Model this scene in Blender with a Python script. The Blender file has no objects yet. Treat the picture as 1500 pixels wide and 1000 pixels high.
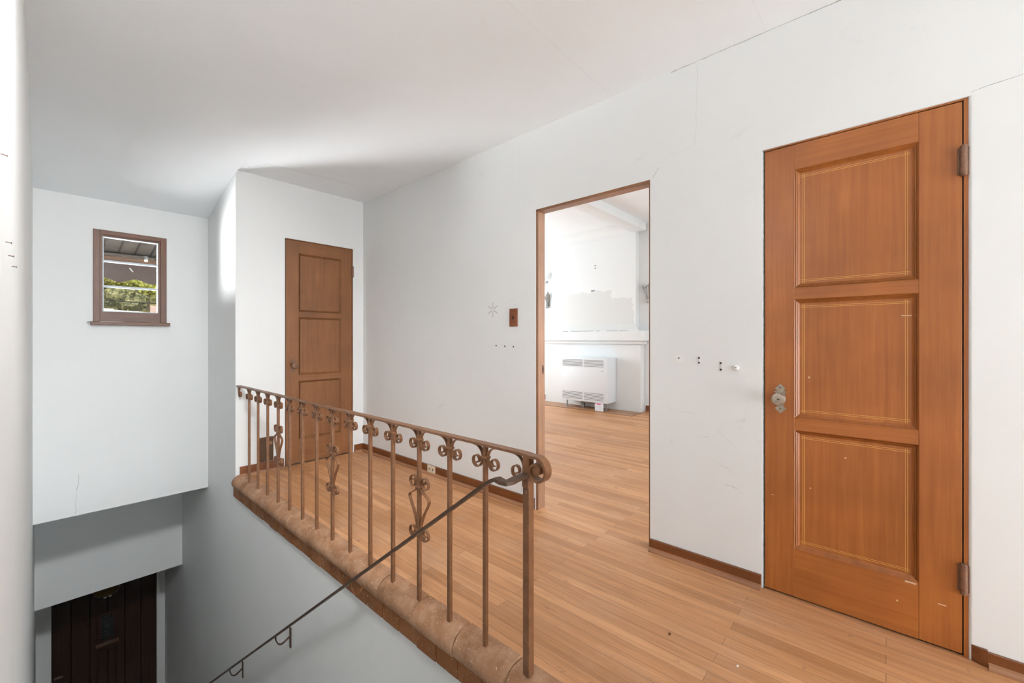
import bpy, bmesh, math, random
from mathutils import Vector, Matrix
random.seed(7)
S = bpy.context.scene
COL = S.collection
PI = math.pi

# ------------------------------------------------------------------ helpers
class MB:
    """collects shapes into one mesh"""
    def __init__(self):
        self.b = bmesh.new()
    def box(self, x0, x1, y0, y1, z0, z1, bev=0.0, seg=2):
        t = bmesh.new()
        bmesh.ops.create_cube(t, size=1.0)
        for v in t.verts:
            v.co = Vector((x0 + (v.co.x + .5) * (x1 - x0), y0 + (v.co.y + .5) * (y1 - y0), z0 + (v.co.z + .5) * (z1 - z0)))
        if bev > 0:
            bmesh.ops.bevel(t, geom=list(t.edges), offset=bev, segments=seg, profile=.5, affect='EDGES')
        self.merge(t); return self
    def merge(self, t, mat=None):
        if mat is not None:
            bmesh.ops.transform(t, matrix=mat, verts=list(t.verts))
        m = bpy.data.meshes.new('tmp'); t.to_mesh(m); t.free()
        self.b.from_mesh(m); bpy.data.meshes.remove(m)
    def ribbon(self, path, wv, width, thick):
        """flat bar along a path, width along wv, thickness across"""
        b = self.b; wv = Vector(wv).normalized(); P = [Vector(p) for p in path]; rings = []
        for i, p in enumerate(P):
            t = (P[min(i + 1, len(P) - 1)] - P[max(i - 1, 0)]).normalized()
            n = t.cross(wv).normalized()
            rings.append([b.verts.new(p + wv * (a * width / 2) + n * (c * thick / 2)) for a, c in ((-1, -1), (1, -1), (1, 1), (-1, 1))])
        for i in range(len(rings) - 1):
            for k in range(4):
                b.faces.new((rings[i][k], rings[i][(k + 1) % 4], rings[i + 1][(k + 1) % 4], rings[i + 1][k]))
        b.faces.new(rings[0][::-1]); b.faces.new(rings[-1]); return self
    def tube(self, path, r, n=10, r1=None):
        b = self.b; P = [Vector(p) for p in path]; rings = []
        up = Vector((0, 0, 1))
        for i, p in enumerate(P):
            t = (P[min(i + 1, len(P) - 1)] - P[max(i - 1, 0)]).normalized()
            a = t.cross(up)
            if a.length < 1e-3: a = t.cross(Vector((1, 0, 0)))
            a.normalize(); c = a.cross(t)
            rr = r if r1 is None else r + (r1 - r) * i / max(1, len(P) - 1)
            rings.append([b.verts.new(p + a * rr * math.cos(2 * PI * k / n) + c * rr * math.sin(2 * PI * k / n)) for k in range(n)])
        for i in range(len(rings) - 1):
            for k in range(n):
                b.faces.new((rings[i][k], rings[i][(k + 1) % n], rings[i + 1][(k + 1) % n], rings[i + 1][k]))
        b.faces.new(rings[0][::-1]); b.faces.new(rings[-1]); return self
    def lathe(self, prof, axis_o, axis='z', n=24):
        """prof: (radius, height) pairs turned about an axis through axis_o"""
        b = self.b; O = Vector(axis_o); rings = []
        def pt(r, h, a):
            c, s = r * math.cos(a), r * math.sin(a)
            if axis == 'z': return O + Vector((c, s, h))
            if axis == 'x': return O + Vector((h, c, s))
            return O + Vector((s, h, c))
        for r, h in prof:
            rings.append([b.verts.new(pt(max(r, 1e-4), h, 2 * PI * k / n)) for k in range(n)])
        for i in range(len(rings) - 1):
            for k in range(n):
                b.faces.new((rings[i][k], rings[i][(k + 1) % n], rings[i + 1][(k + 1) % n], rings[i + 1][k]))
        b.faces.new(rings[0][::-1]); b.faces.new(rings[-1]); return self
    def loft(self, A, B):
        """solid between two outlines with equal vertex count"""
        b = self.b
        a = [b.verts.new(Vector(p)) for p in A]; c = [b.verts.new(Vector(p)) for p in B]; n = len(a)
        for k in range(n):
            b.faces.new((a[k], a[(k + 1) % n], c[(k + 1) % n], c[k]))
        b.faces.new(a[::-1]); b.faces.new(c); return self
    def prism(self, poly, axis, h0, h1):
        f = {'x': lambda p, h: (h, p[0], p[1]), 'y': lambda p, h: (p[0], h, p[1]), 'z': lambda p, h: (p[0], p[1], h)}[axis]
        return self.loft([f(p, h0) for p in poly], [f(p, h1) for p in poly])
    def sphere(self, c, r, sc=(1, 1, 1), sub=2):
        t = bmesh.new(); bmesh.ops.create_icosphere(t, subdivisions=sub, radius=r)
        for v in t.verts: v.co = Vector((v.co.x * sc[0] + c[0], v.co.y * sc[1] + c[1], v.co.z * sc[2] + c[2]))
        self.merge(t); return self
    def build(self, name, mat, parent=None, smooth=False, label=None):
        bmesh.ops.recalc_face_normals(self.b, faces=list(self.b.faces))
        me = bpy.data.meshes.new(name); self.b.to_mesh(me); self.b.free()
        o = bpy.data.objects.new(name, me); COL.objects.link(o)
        me.materials.append(mat)
        if smooth:
            me.polygons.foreach_set('use_smooth', [True] * len(me.polygons))
            try: me.set_sharp_from_angle(angle=math.radians(38))
            except Exception: pass
        if parent is not None: o.parent = parent
        if label: o['label'] = label
        return o

def tag(o, label, cat, group=None, kind=None):
    o['label'] = label; o['category'] = cat
    if group: o['group'] = group
    if kind: o['kind'] = kind
    return o
def thing(name, label, cat, loc=(0, 0, 0), rz=0.0, group=None, kind=None):
    o = bpy.data.objects.new(name, None); COL.objects.link(o)
    o.empty_display_size = .1
    o.location = loc; o.rotation_euler = (0, 0, rz)
    return tag(o, label, cat, group, kind)
def copy_tree(o, parent=None):
    c = o.copy(); COL.objects.link(c)
    if parent is not None: c.parent = parent
    for ch in list(o.children): copy_tree(ch, c)
    return c

# ------------------------------------------------------------------ materials
def new_mat(name):
    m = bpy.data.materials.new(name); m.use_nodes = True
    nt = m.node_tree; bs = nt.nodes['Principled BSDF']
    return m, nt, bs
def N(nt, typ, **kw):
    n = nt.nodes.new(typ)
    for k, v in kw.items():
        if hasattr(n, k): setattr(n, k, v)
        else: n.inputs[k].default_value = v
    return n
def coords(nt, scale=(1, 1, 1), rot=(0, 0, 0)):
    tc = N(nt, 'ShaderNodeTexCoord'); mp = N(nt, 'ShaderNodeMapping')
    mp.inputs['Scale'].default_value = scale; mp.inputs['Rotation'].default_value = rot
    nt.links.new(tc.outputs['Object'], mp.inputs['Vector']); return mp.outputs['Vector']
def noise(nt, vec, scale, detail=4, rough=.55, dist=0.0):
    n = N(nt, 'ShaderNodeTexNoise'); n.inputs['Scale'].default_value = scale
    n.inputs['Detail'].default_value = detail; n.inputs['Roughness'].default_value = rough; n.inputs['Distortion'].default_value = dist
    nt.links.new(vec, n.inputs['Vector']); return n.outputs['Fac']
def ramp(nt, fac, stops):
    r = N(nt, 'ShaderNodeValToRGB'); e = r.color_ramp.elements
    while len(e) < len(stops): e.new(.5)
    for i, (p, c) in enumerate(stops):
        e[i].position = p; e[i].color = (*c, 1) if len(c) == 3 else c
    nt.links.new(fac, r.inputs['Fac']); return r.outputs['Color']
def mix(nt, fac, a, b, mode='MIX'):
    m = N(nt, 'ShaderNodeMix', data_type='RGBA', blend_type=mode)
    for sock, v in ((m.inputs[0], fac), (m.inputs[6], a), (m.inputs[7], b)):
        if isinstance(v, (int, float)): sock.default_value = v
        elif isinstance(v, tuple): sock.default_value = (*v, 1) if len(v) == 3 else v
        else: nt.links.new(v, sock)
    return m.outputs[2]
def bump(nt, bs, h, strength=.2, dist=.01):
    b = N(nt, 'ShaderNodeBump'); b.inputs['Strength'].default_value = strength; b.inputs['Distance'].default_value = dist
    nt.links.new(h, b.inputs['Height']); nt.links.new(b.outputs['Normal'], bs.inputs['Normal'])

def simple(name, col, rough=.5, metal=0.0, var=.0, vscale=30, bstr=0.0, spec=None):
    m, nt, bs = new_mat(name)
    bs.inputs['Roughness'].default_value = rough; bs.inputs['Metallic'].default_value = metal
    if spec is not None: bs.inputs['Specular IOR Level'].default_value = spec
    v = coords(nt); f = noise(nt, v, vscale)
    lo = tuple(c * (1 - var) for c in col); hi = tuple(min(1, c * (1 + var)) for c in col)
    nt.links.new(ramp(nt, f, [(.3, lo), (.7, hi)]), bs.inputs['Base Color'])
    if bstr: bump(nt, bs, f, bstr, .004)
    return m

def plaster(name, col, scuff=0.0, bstr=.12):
    m, nt, bs = new_mat(name)
    bs.inputs['Roughness'].default_value = .62; bs.inputs['Specular IOR Level'].default_value = .28
    v = coords(nt)
    big = noise(nt, v, 1.3, 5, .6); fine = noise(nt, v, 60, 3)
    lo = tuple(c * .965 for c in col)
    c = ramp(nt, big, [(.32, lo), (.68, col)])
    if scuff:
        vs = coords(nt, (1, 1.0, 1.6)); s1 = noise(nt, vs, 7, 8, .75, .6); s2 = noise(nt, v, 1.1, 2)
        sm = ramp(nt, s1, [(.60, (0, 0, 0)), (.74, (1, 1, 1))])
        sb = ramp(nt, s2, [(.48, (0, 0, 0)), (.66, (1, 1, 1))])
        f = N(nt, 'ShaderNodeMath', operation='MULTIPLY'); nt.links.new(sm, f.inputs[0]); nt.links.new(sb, f.inputs[1])
        f2 = N(nt, 'ShaderNodeMath', operation='MULTIPLY'); nt.links.new(f.outputs[0], f2.inputs[0]); f2.inputs[1].default_value = scuff
        c = mix(nt, f2.outputs[0], c, (.42, .41, .39))
    nt.links.new(c, bs.inputs['Base Color'])
    med = noise(nt, v, 9, 3)
    a = N(nt, 'ShaderNodeMath', operation='MULTIPLY_ADD'); nt.links.new(fine, a.inputs[0]); a.inputs[1].default_value = .12; nt.links.new(med, a.inputs[2])
    bump(nt, bs, a.outputs[0], bstr, .012)
    return m

def wood(name, dark, light, axis='z', rough=.38, coat=.25, gscale=1.0, spec=.5):
    m, nt, bs = new_mat(name)
    sc = {'z': (38, 38, 1.3), 'x': (1.3, 38, 38), 'y': (38, 1.3, 38)}[axis]
    v = coords(nt, tuple(s * gscale for s in sc))
    g = noise(nt, v, 1.6, 6, .62, .4); v2 = coords(nt); b = noise(nt, v2, 3.2, 3)
    c1 = ramp(nt, g, [(.28, dark), (.72, light)])
    c2 = ramp(nt, b, [(.3, (.82, .80, .78)), (.72, (1.12, 1.10, 1.06))])
    nt.links.new(mix(nt, 1.0, c1, c2, 'MULTIPLY'), bs.inputs['Base Color'])
    bs.inputs['Roughness'].default_value = rough; bs.inputs['Coat Weight'].default_value = coat; bs.inputs['Coat Roughness'].default_value = .25
    bs.inputs['Specular IOR Level'].default_value = spec
    bump(nt, bs, g, .12, .002)
    return m

def floor_boards(name):
    m, nt, bs = new_mat(name)
    v = coords(nt, (1, 1, 1), (0, 0, PI / 2))          # strips run along world Y
    br = N(nt, 'ShaderNodeTexBrick'); br.offset = .37; br.offset_frequency = 2; br.squash = 1.0
    br.inputs['Color1'].default_value = (0, 0, 0, 1); br.inputs['Color2'].default_value = (1, 1, 1, 1); br.inputs['Mortar'].default_value = (.5, .5, .5, 1)
    br.inputs['Scale'].default_value = 1.0; br.inputs['Mortar Size'].default_value = .0010; br.inputs['Mortar Smooth'].default_value = .3
    br.inputs['Brick Width'].default_value = 1.25; br.inputs['Row Height'].default_value = .057
    nt.links.new(v, br.inputs['Vector'])
    tone = ramp(nt, br.outputs['Color'], [(0, (.50, .240, .105)), (.3, (.60, .300, .140)), (.7, (.645, .330, .158)), (1, (.70, .372, .188))])
    gv = coords(nt, (30, 1.6, 30)); g = noise(nt, gv, 1.5, 6, .65, .8)
    c = mix(nt, 1.0, tone, ramp(nt, g, [(.28, (.76, .71, .66)), (.72, (1.12, 1.12, 1.11))]), 'MULTIPLY')
    # worn, dusty patches and darker varnish left here and there
    wv = coords(nt, (1, .55, 1)); w = noise(nt, wv, 1.25, 5, .6)
    c = mix(nt, ramp(nt, w, [(.50, (0, 0, 0)), (.66, (.55, .55, .55))]), c, (.44, .180, .052))
    dz_ = noise(nt, coords(nt, (1, .7, 1)), 2.6, 6, .65)
    c = mix(nt, ramp(nt, dz_, [(.52, (0, 0, 0)), (.74, (.38, .38, .38))]), c, (.64, .41, .28))
    spots = noise(nt, coords(nt), 17, 2, .5)
    c = mix(nt, ramp(nt, spots, [(.69, (0, 0, 0)), (.78, (.6, .6, .6))]), c, (.30, .15, .08))
    sf = N(nt, 'ShaderNodeMath', operation='MULTIPLY'); nt.links.new(br.outputs['Fac'], sf.inputs[0]); sf.inputs[1].default_value = .75
    c = mix(nt, sf.outputs[0], c, (.17, .08, .038))
    nt.links.new(c, bs.inputs['Base Color'])
    nt.links.new(ramp(nt, w, [(.40, (.50, .50, .50)), (.70, (.33, .33, .33))]), bs.inputs['Roughness'])
    bs.inputs['Specular IOR Level'].default_value = .35
    h = N(nt, 'ShaderNodeMath', operation='SUBTRACT'); h.inputs[0].default_value = 1.0; nt.links.new(br.outputs['Fac'], h.inputs[1])
    bump(nt, bs, h.outputs[0], .25, .0015)
    return m

def dusty_clay(name, dark, light, dust=.5):
    m, nt, bs = new_mat(name)
    v = coords(nt); a = noise(nt, v, 6, 5, .6); d = noise(nt, v, 14, 4, .7); sp = noise(nt, v, 115, 3, .6)
    c = ramp(nt, a, [(.3, dark), (.7, light)])
    dm = ramp(nt, d, [(.42, (0, 0, 0)), (.75, (dust, dust, dust))])
    c = mix(nt, dm, c, (.62, .40, .26))
    c = mix(nt, ramp(nt, sp, [(.655, (0, 0, 0)), (.70, (.85, .85, .85))]), c, (.80, .68, .54))
    nt.links.new(c, bs.inputs['Base Color']); bs.inputs['Roughness'].default_value = .6; bs.inputs['Specular IOR Level'].default_value = .3
    bump(nt, bs, d, .25, .004)
    return m

def iron_paint(name):
    m, nt, bs = new_mat(name)
    v = coords(nt); a = noise(nt, v, 22, 5, .6); b = noise(nt, v, 120, 2)
    c = ramp(nt, a, [(.28, (.165, .068, .029)), (.7, (.265, .122, .055))])
    c = mix(nt, ramp(nt, b, [(.70, (0, 0, 0)), (.76, (.6, .6, .6))]), c, (.05, .03, .02))
    nt.links.new(c, bs.inputs['Base Color'])
    bs.inputs['Roughness'].default_value = .42; bs.inputs['Metallic'].default_value = .15
    bump(nt, bs, a, .1, .002)
    return m

WALL = (.845, .848, .838)
M = dict(
    wall=plaster('wall_plaster', WALL),
    wallB=plaster('scuffed_wall_plaster', WALL, .30),
    ceil=plaster('ceiling_plaster', (.925, .95, .965), 0, .10),
    white=plaster('living_room_plaster', (.855, .868, .87), 0, .08),
    floor=floor_boards('strip_wood_floor'),
    door=wood('varnished_door_wood', (.335, .100, .019), (.455, .155, .034), 'z', .42, .22),
    doorh=wood('varnished_door_rail_wood', (.335, .100, .019), (.455, .155, .034), 'x', .42, .22),
    door2=wood('dull_door_wood', (.205, .078, .023), (.295, .122, .042), 'z', .5, .1),
    door2h=wood('dull_door_rail_wood', (.205, .078, .023), (.295, .122, .042), 'x', .5, .1),
    inlay=simple('yellow_inlay', (.70, .36, .09), .45),
    base=wood('stained_baseboard_wood', (.145, .045, .012), (.235, .075, .020), 'y', .38, .25),
    basex=wood('stained_baseboard_wood_across', (.145, .045, .012), (.235, .075, .020), 'x', .38, .25),
    shoe=wood('worn_shoe_moulding', (.30, .135, .065), (.44, .22, .115), 'y', .5, .1),
    jamb=wood('jamb_wood', (.33, .175, .105), (.45, .26, .165), 'z', .42, .2),
    jambd=wood('dark_stop_wood', (.20, .085, .035), (.30, .135, .06), 'z', .45, .1),
    black=simple('dark_gap', (.012, .009, .008), .8),
    iron=iron_paint('brown_painted_iron'),
    irond=simple('dark_brown_iron', (.085, .045, .026), .45, .2, .2, 40),
    clay=dusty_clay('bullnose_clay', (.27, .125, .058), (.42, .215, .112), .62),
    brick=dusty_clay('brown_clay_brick', (.16, .052, .014), (.30, .112, .034), .12),
    mortar=simple('clay_mortar', (.12, .055, .025), .9),
    brass=simple('old_brass', (.46, .40, .32), .38, .75, .25, 60),
    hinge=simple('brown_hinge_steel', (.22, .115, .07), .45, .4, .25, 60),
    ivory=simple('ivory_plastic', (.72, .62, .47), .4),
    wplate=wood('switch_plate_wood', (.20, .055, .018), (.30, .090, .030), 'z', .4, .2),
    enamel=simple('white_enamel', (.84, .88, .92), .35),
    slot=simple('grille_shadow_metal', (.10, .10, .105), .6),
    greymetal=simple('grey_metal', (.34, .34, .34), .45, .5),
    paper=simple('white_paper', (.86, .88, .92), .7),
    pink=simple('magenta_print', (.72, .03, .22), .6),
    greyprint=simple('grey_print', (.50, .52, .58), .6),
    pewter=simple('pewter_sconce', (.42, .42, .40), .4, .55, .35, 60),
    milk=simple('milk_glass', (.93, .93, .92), .25),
    register=simple('brown_register_metal', (.10, .052, .026), .5, .3, .15, 30),
    lever=simple('register_lever', (.30, .16, .085), .45, .3),
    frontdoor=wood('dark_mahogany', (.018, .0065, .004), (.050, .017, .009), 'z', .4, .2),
    ledge=wood('mahogany_ledge', (.10, .05, .028), (.16, .085, .05), 'x', .4, .2),
    grille=simple('dark_green_iron', (.030, .036, .033), .55, .3),
    winwood=wood('window_wood', (.125, .052, .027), (.205, .092, .052), 'z', .45, .15),
    winwoodx=wood('window_rail_wood', (.125, .052, .027), (.205, .092, .052), 'x', .45, .15),
    sash=simple('pale_painted_muntin', (.62, .66, .70), .4),
    stair=simple('stair_bounce_pale', (.74, .71, .66), .9, 0, .15, 10),  # unseen treads, made pale to bounce light up the stairwell
    crack=simple('plaster_crack', (.36, .35, .335), .9),
    crackw=simple('filled_crack', (.74, .74, .73), .9),
    residue=simple('tape_residue', (.60, .595, .585), .7),
    patch=simple('pale_filler', (.86, .855, .84), .7),
    hole=simple('hole_dark', (.06, .055, .05), .9),
    soffit=simple('weathered_soffit', (.15, .125, .105), .8, 0, .2, 12),
    soffitd=simple('dark_batten', (.06, .048, .04), .8, 0, .2, 12),
    beam=wood('porch_beam_wood', (.16, .095, .06), (.27, .165, .11), 'x', .7, 0),
    canvas=simple('brown_canvas', (.15, .112, .098), .85, 0, .12, 40),
    stucco=simple('house_stucco', (.75, .73, .70), .8),
    roofw=simple('pale_roof', (.68, .68, .70), .8, 0, .1, 6),
    roofr=simple('pinkish_roof', (.52, .38, .33), .8, 0, .15, 8),
    bark=simple('bark', (.12, .08, .05), .9, 0, .2, 20),
    pole=simple('pole_wood', (.14, .10, .075), .85),
    cable=simple('black_cable', (.02, .02, .02), .6),
)

def leaf_mat(name, a, b):
    m, nt, bs = new_mat(name)
    v = coords(nt); f = noise(nt, v, 4.2, 7, .8)
    nt.links.new(ramp(nt, f, [(.38, tuple(c * .35 for c in a)), (.47, a), (.60, b)]), bs.inputs['Base Color']); bs.inputs['Roughness'].default_value = .7  # darkest stop puts the shaded gaps between leaves into the colour
    return m
LEAF = [leaf_mat('olive_leaves', (.12, .12, .035), (.46, .42, .12)),
        leaf_mat('yellow_green_leaves', (.24, .27, .05), (.75, .74, .22)),
        leaf_mat('grey_green_leaves', (.13, .14, .06), (.46, .44, .20)),
        leaf_mat('dark_leaves', (.09, .085, .03), (.40, .36, .10))]
M['hill'] = leaf_mat('dry_hillside', (.20, .19, .07), (.42, .38, .16))

# glass: clear sheet with a fresnel reflection
gm, gnt, gbs = new_mat('window_glass'); gnt.nodes.remove(gbs)
_o = gnt.nodes['Material Output']; _t = N(gnt, 'ShaderNodeBsdfTransparent'); _g = N(gnt, 'ShaderNodeBsdfGlossy'); _g.inputs['Roughness'].default_value = .02
_f = N(gnt, 'ShaderNodeFresnel'); _f.inputs['IOR'].default_value = 1.16; _m = N(gnt, 'ShaderNodeMixShader')
gnt.links.new(_f.outputs[0], _m.inputs[0]); gnt.links.new(_t.outputs[0], _m.inputs[1]); gnt.links.new(_g.outputs[0], _m.inputs[2]); gnt.links.new(_m.outputs[0], _o.inputs['Surface'])
M['glass'] = gm
def emis(name, col, s):
    m, nt, bs = new_mat(name); bs.inputs['Emission Color'].default_value = (*col, 1); bs.inputs['Emission Strength'].default_value = s; bs.inputs['Base Color'].default_value = (*col, 1); return m
M['bulb'] = emis('lit_bulb', (1, .9, .72), 2.5)

# chimney breast: paint scraped off in one ragged patch
def breast_mat():
    m, nt, bs = new_mat('chimney_breast_plaster')
    bs.inputs['Roughness'].default_value = .65; bs.inputs['Specular IOR Level'].default_value = .25
    tc = N(nt, 'ShaderNodeTexCoord'); nz = N(nt, 'ShaderNodeTexNoise'); nz.inputs['Scale'].default_value = 9; nz.inputs['Detail'].default_value = 4
    nt.links.new(tc.outputs['Object'], nz.inputs['Vector'])
    sub = N(nt, 'ShaderNodeVectorMath', operation='SUBTRACT'); nt.links.new(nz.outputs['Color'], sub.inputs[0]); sub.inputs[1].default_value = (.5, .5, .5)
    scl = N(nt, 'ShaderNodeVectorMath', operation='SCALE'); nt.links.new(sub.outputs[0], scl.inputs[0]); scl.inputs['Scale'].default_value = .16
    add = N(nt, 'ShaderNodeVectorMath', operation='ADD'); nt.links.new(tc.outputs['Object'], add.inputs[0]); nt.links.new(scl.outputs[0], add.inputs[1])
    sp = N(nt, 'ShaderNodeSeparateXYZ'); nt.links.new(add.outputs[0], sp.inputs[0])
    def mth(op, a, b):
        n = N(nt, 'ShaderNodeMath', operation=op)
        for i, v in enumerate((a, b)):
            if isinstance(v, (int, float)): n.inputs[i].default_value = v
            else: nt.links.new(v, n.inputs[i])
        return n.outputs[0]
    y, z = sp.outputs['Y'], sp.outputs['Z']
    # left edge leans, right edge leans, top stepped lower on the right
    l = mth('LESS_THAN', mth('ADD', y, mth('MULTIPLY', z, .26)), 4.80)
    r = mth('GREATER_THAN', mth('SUBTRACT', y, mth('MULTIPLY', z, .10)), 2.86)
    top = mth('LESS_THAN', z, mth('ADD', 1.82, mth('MULTIPLY', mth('GREATER_THAN', y, 3.40), .14)))
    f = mth('MULTIPLY', mth('MULTIPLY', l, r), top)
    c = mix(nt, f, (.86, .873, .872), (.765, .768, .758))
    nt.links.new(c, bs.inputs['Base Color'])
    return m
M['breast'] = breast_mat()

# ------------------------------------------------------------------ the setting
H = 2.573            # hall ceiling
XL, XB = -.05, 2.223 # left wall, wall with the doorway
YB, YW = 4.06, 4.93  # back wall, window wall
XS = 1.076           # stairwell side wall
LX = 6.42            # far wall of the living room
LH = 2.99
def struct(o, label, cat):
    return tag(o, label, cat, kind='structure')

def wall_x(mb, x0, x1, ys, zs, holes):
    """grid wall facing -X / +X; holes = list of (y0,y1,z0,z1), must lie on grid lines"""
    for i in range(len(ys) - 1):
        for j in range(len(zs) - 1):
            cy, cz = (ys[i] + ys[i + 1]) / 2, (zs[j] + zs[j + 1]) / 2
            if any(h[0] < cy < h[1] and h[2] < cz < h[3] for h in holes): continue
            mb.box(x0, x1, ys[i], ys[i + 1], zs[j], zs[j + 1])
    bmesh.ops.remove_doubles(mb.b, verts=list(mb.b.verts), dist=1e-5)
    kill = {}
    for f in mb.b.faces:
        k = tuple(round(c, 4) for c in f.calc_center_median()); kill.setdefault(k, []).append(f)
    bmesh.ops.delete(mb.b, geom=[f for l in kill.values() if len(l) > 1 for f in l], context='FACES')

# wall with doorway and closet door, plaster rounded into the openings
DW = (.968, 1.768, 2.030); D1 = (-.222, .428, 2.028)
mb = MB()
wall_x(mb, XB, XB + .08, [-6.5, D1[0], D1[1], DW[0], DW[1], 6.2], [-.2, D1[2], DW[2], LH + .05],
       [(D1[0], D1[1], -.2, D1[2]), (DW[0], DW[1], -.2, DW[2])])
b = mb.b; b.edges.ensure_lookup_table()
def near(a, c): return abs(a - c) < 1e-3
bmesh.ops.recalc_face_normals(b, faces=list(b.faces))
wr = mb.build('wall_right', M['wallB'])
struct(wr, 'long off-white scuffed plaster wall with the doorway and the closet door', 'wall')
bw = wr.data.attributes.new('bevel_weight_edge', 'FLOAT', 'EDGE')
for e in wr.data.edges:
    a, c = wr.data.vertices[e.vertices[0]].co, wr.data.vertices[e.vertices[1]].co
    if near(a.x, XB) and near(c.x, XB):
        for (y0, y1, zt) in (DW, D1):
            vert = (near(a.y, y0) and near(c.y, y0)) or (near(a.y, y1) and near(c.y, y1))
            if vert and max(a.z, c.z) <= zt + 1e-3:
                bw.data[e.index].value = 1.0 if (near(a.y, D1[0])) else .2
            if near(a.z, zt) and near(c.z, zt) and min(a.y, c.y) >= y0 - 1e-3 and max(a.y, c.y) <= y1 + 1e-3:
                bw.data[e.index].value = .2
md = wr.modifiers.new('round', 'BEVEL'); md.limit_method = 'WEIGHT'; md.width = .045; md.segments = 6
# black backing added behind the closet door leaf, stops light leaking round it
MB().box(XB + .056, XB + .079, D1[0] - .01, D1[1] + .01, -.1, D1[2] + .01).build('closet_backing', M['black'], wr)

# back wall with the second door
D2 = (1.462, 2.112, 2.074)
mb = MB()
mb.box(XS + .13, D2[0], YB, YB + .11, -.2, H + .1).box(D2[1], XB, YB, YB + .11, -.2, H + .1).box(D2[0], D2[1], YB, YB + .11, D2[2], H + .1)
mb.box(D2[0], D2[1], YB + .075, YB + .11, -.1, D2[2])
wb = struct(mb.build('wall_back', M['wall']), 'short off-white plaster wall behind the railing holding the brown door', 'wall')

# stairwell side wall: below the curb and beside the window recess
mb = MB()
mb.box(XS, XS + .13, .0, 7.22, -4.0, -.152)
struct(mb.build('wall_stairwell', M['wall']), 'white plaster wall falling into the stairwell under the brick curb', 'wall')
mb = MB(); mb.box(XS, XS + .13, YB, YW + .12, -.152, H + .1)
struct(mb.build('wall_recess', M['wall']), 'white side wall between the railing end and the window wall', 'wall')
# window wall
WX0, WX1, WZ0, WZ1 = .280, .760, 1.302, 2.077
mb = MB()
mb.box(XL - .12, WX0, YW, YW + .12, -.285, H).box(WX1, XS, YW, YW + .12, -.285, H)
mb.box(WX0, WX1, YW, YW + .12, -.285, WZ0).box(WX0, WX1, YW, YW + .12, WZ1, H)
struct(mb.build('wall_window', M['wall']), 'white plaster wall with the small wood window above the stairs', 'wall')
# lower header and front door wall
mb = MB(); mb.box(XL - .12, XS + .13, YW + .12, 6.20, -.285, -.17)
struct(mb.build('ceiling_lower_stair', M['wall']), 'low white ceiling of the lower stair behind the window wall', 'ceiling')
mb = MB(); mb.box(XL - .02, XS + .02, 6.065, 6.20, -1.443, -.285)
struct(mb.build('wall_header', M['wall']), 'white plaster header wall above the dark front door', 'wall')
mb = MB(); mb.box(XL - .12, XS + .13, 6.20, 7.22, -1.443, -1.30)
struct(mb.build('ceiling_entry', M['wall']), 'low white ceiling right in front of the dark front door', 'ceiling')
FD = (.068, .996)
mb = MB(); mb.box(XL - .12, FD[0], 7.1, 7.22, -4.0, -1.3).box(FD[1], XS + .13, 7.1, 7.22, -4.0, -1.3).box(FD[0], FD[1], 7.1, 7.22, -1.76, -1.3)
struct(mb.build('wall_entry', M['wall']), 'narrow white wall strips either side of the dark front door', 'wall')
# left wall
mb = MB(); mb.box(XL - .12, XL, -6.62, YW + .12, -4.0, H + .1).box(XL - .12, XL, YW + .12, 7.22, -4.0, -.17)
wl = struct(mb.build('wall_left', M['wall']), 'bright white plaster wall along the left picture edge', 'wall')
# rear wall behind the viewer, closes the hall
mb = MB(); mb.box(XL - .12, XB + .08, -6.62, -6.5, -.2, H + .1)
struct(mb.build('wall_rear', M['wall']), 'white plaster wall at the near end of the hall', 'wall')

# hall ceiling, dropping smoothly over the stairwell towards the window
mb = MB(); b = mb.b
prof = [(-6.6, H), (3.55, H), (3.80, H - .004), (3.98, H - .020), (4.16, H - .052), (4.36, H - .100), (4.60, H - .164), (4.93, H - .246), (5.05, H - .276)]
mb.loft([(XL - .12, y, z) for y, z in prof] + [(XL - .12, 5.05, H + .14), (XL - .12, -6.6, H + .14)],
        [(XS, y, z) for y, z in prof] + [(XS, 5.05, H + .14), (XS, -6.6, H + .14)])
prof2 = [(-6.6, H), (3.55, H), (3.80, H), (3.98, H), (YB + .11, H)]
mb.loft([(XS, y, z) for y, z in prof2] + [(XS, YB + .11, H + .14), (XS, -6.6, H + .14)],
        [(XB + .02, y, z) for y, z in prof2] + [(XB + .02, YB + .11, H + .14), (XB + .02, -6.6, H + .14)])
ce = struct(mb.build('ceiling', M['ceil'], None, True), 'white plaster hall ceiling sloping down over the stairwell', 'ceiling')

# floors
mb = MB()
mb.box(XL, XS - .02, -6.5, .72, -.15, 0).box(XS - .02, XB, -6.5, .72, -.15, 0)
mb.box(1.150, XB, .72, YB, -.15, 0)
mb.box(XB, XB + .08, DW[0], DW[1], -.15, 0).box(XB, XB + .056, D1[0], D1[1], -.15, 0)
mb.box(XB + .08, LX, -1.5, 6.2, -.15, 0)
struct(mb.build('floor', M['floor']), 'worn narrow-strip wood floor of the hall and the room beyond', 'floor')
# stairs down (below the picture) and the landing in front of the front door
mb = MB(); n = 18; rise, tread = 3.9 / n, .29
for i in range(n - 1):
    y0 = .72 + i * tread
    mb.box(XL, XS, y0, y0 + tread + .02, -rise * (i + 1) - .06, -rise * (i + 1))
    mb.box(XL, XS, y0 - .02, y0, -rise * (i + 1) - .06, -rise * i - .001)
mb.box(XL, XS, .72 + (n - 1) * tread - .02, 7.1, -4.0, -3.9)
struct(mb.build('floor_stairs', M['stair']), 'unseen pale stair flight running down to the front door', 'stairs')

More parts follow.
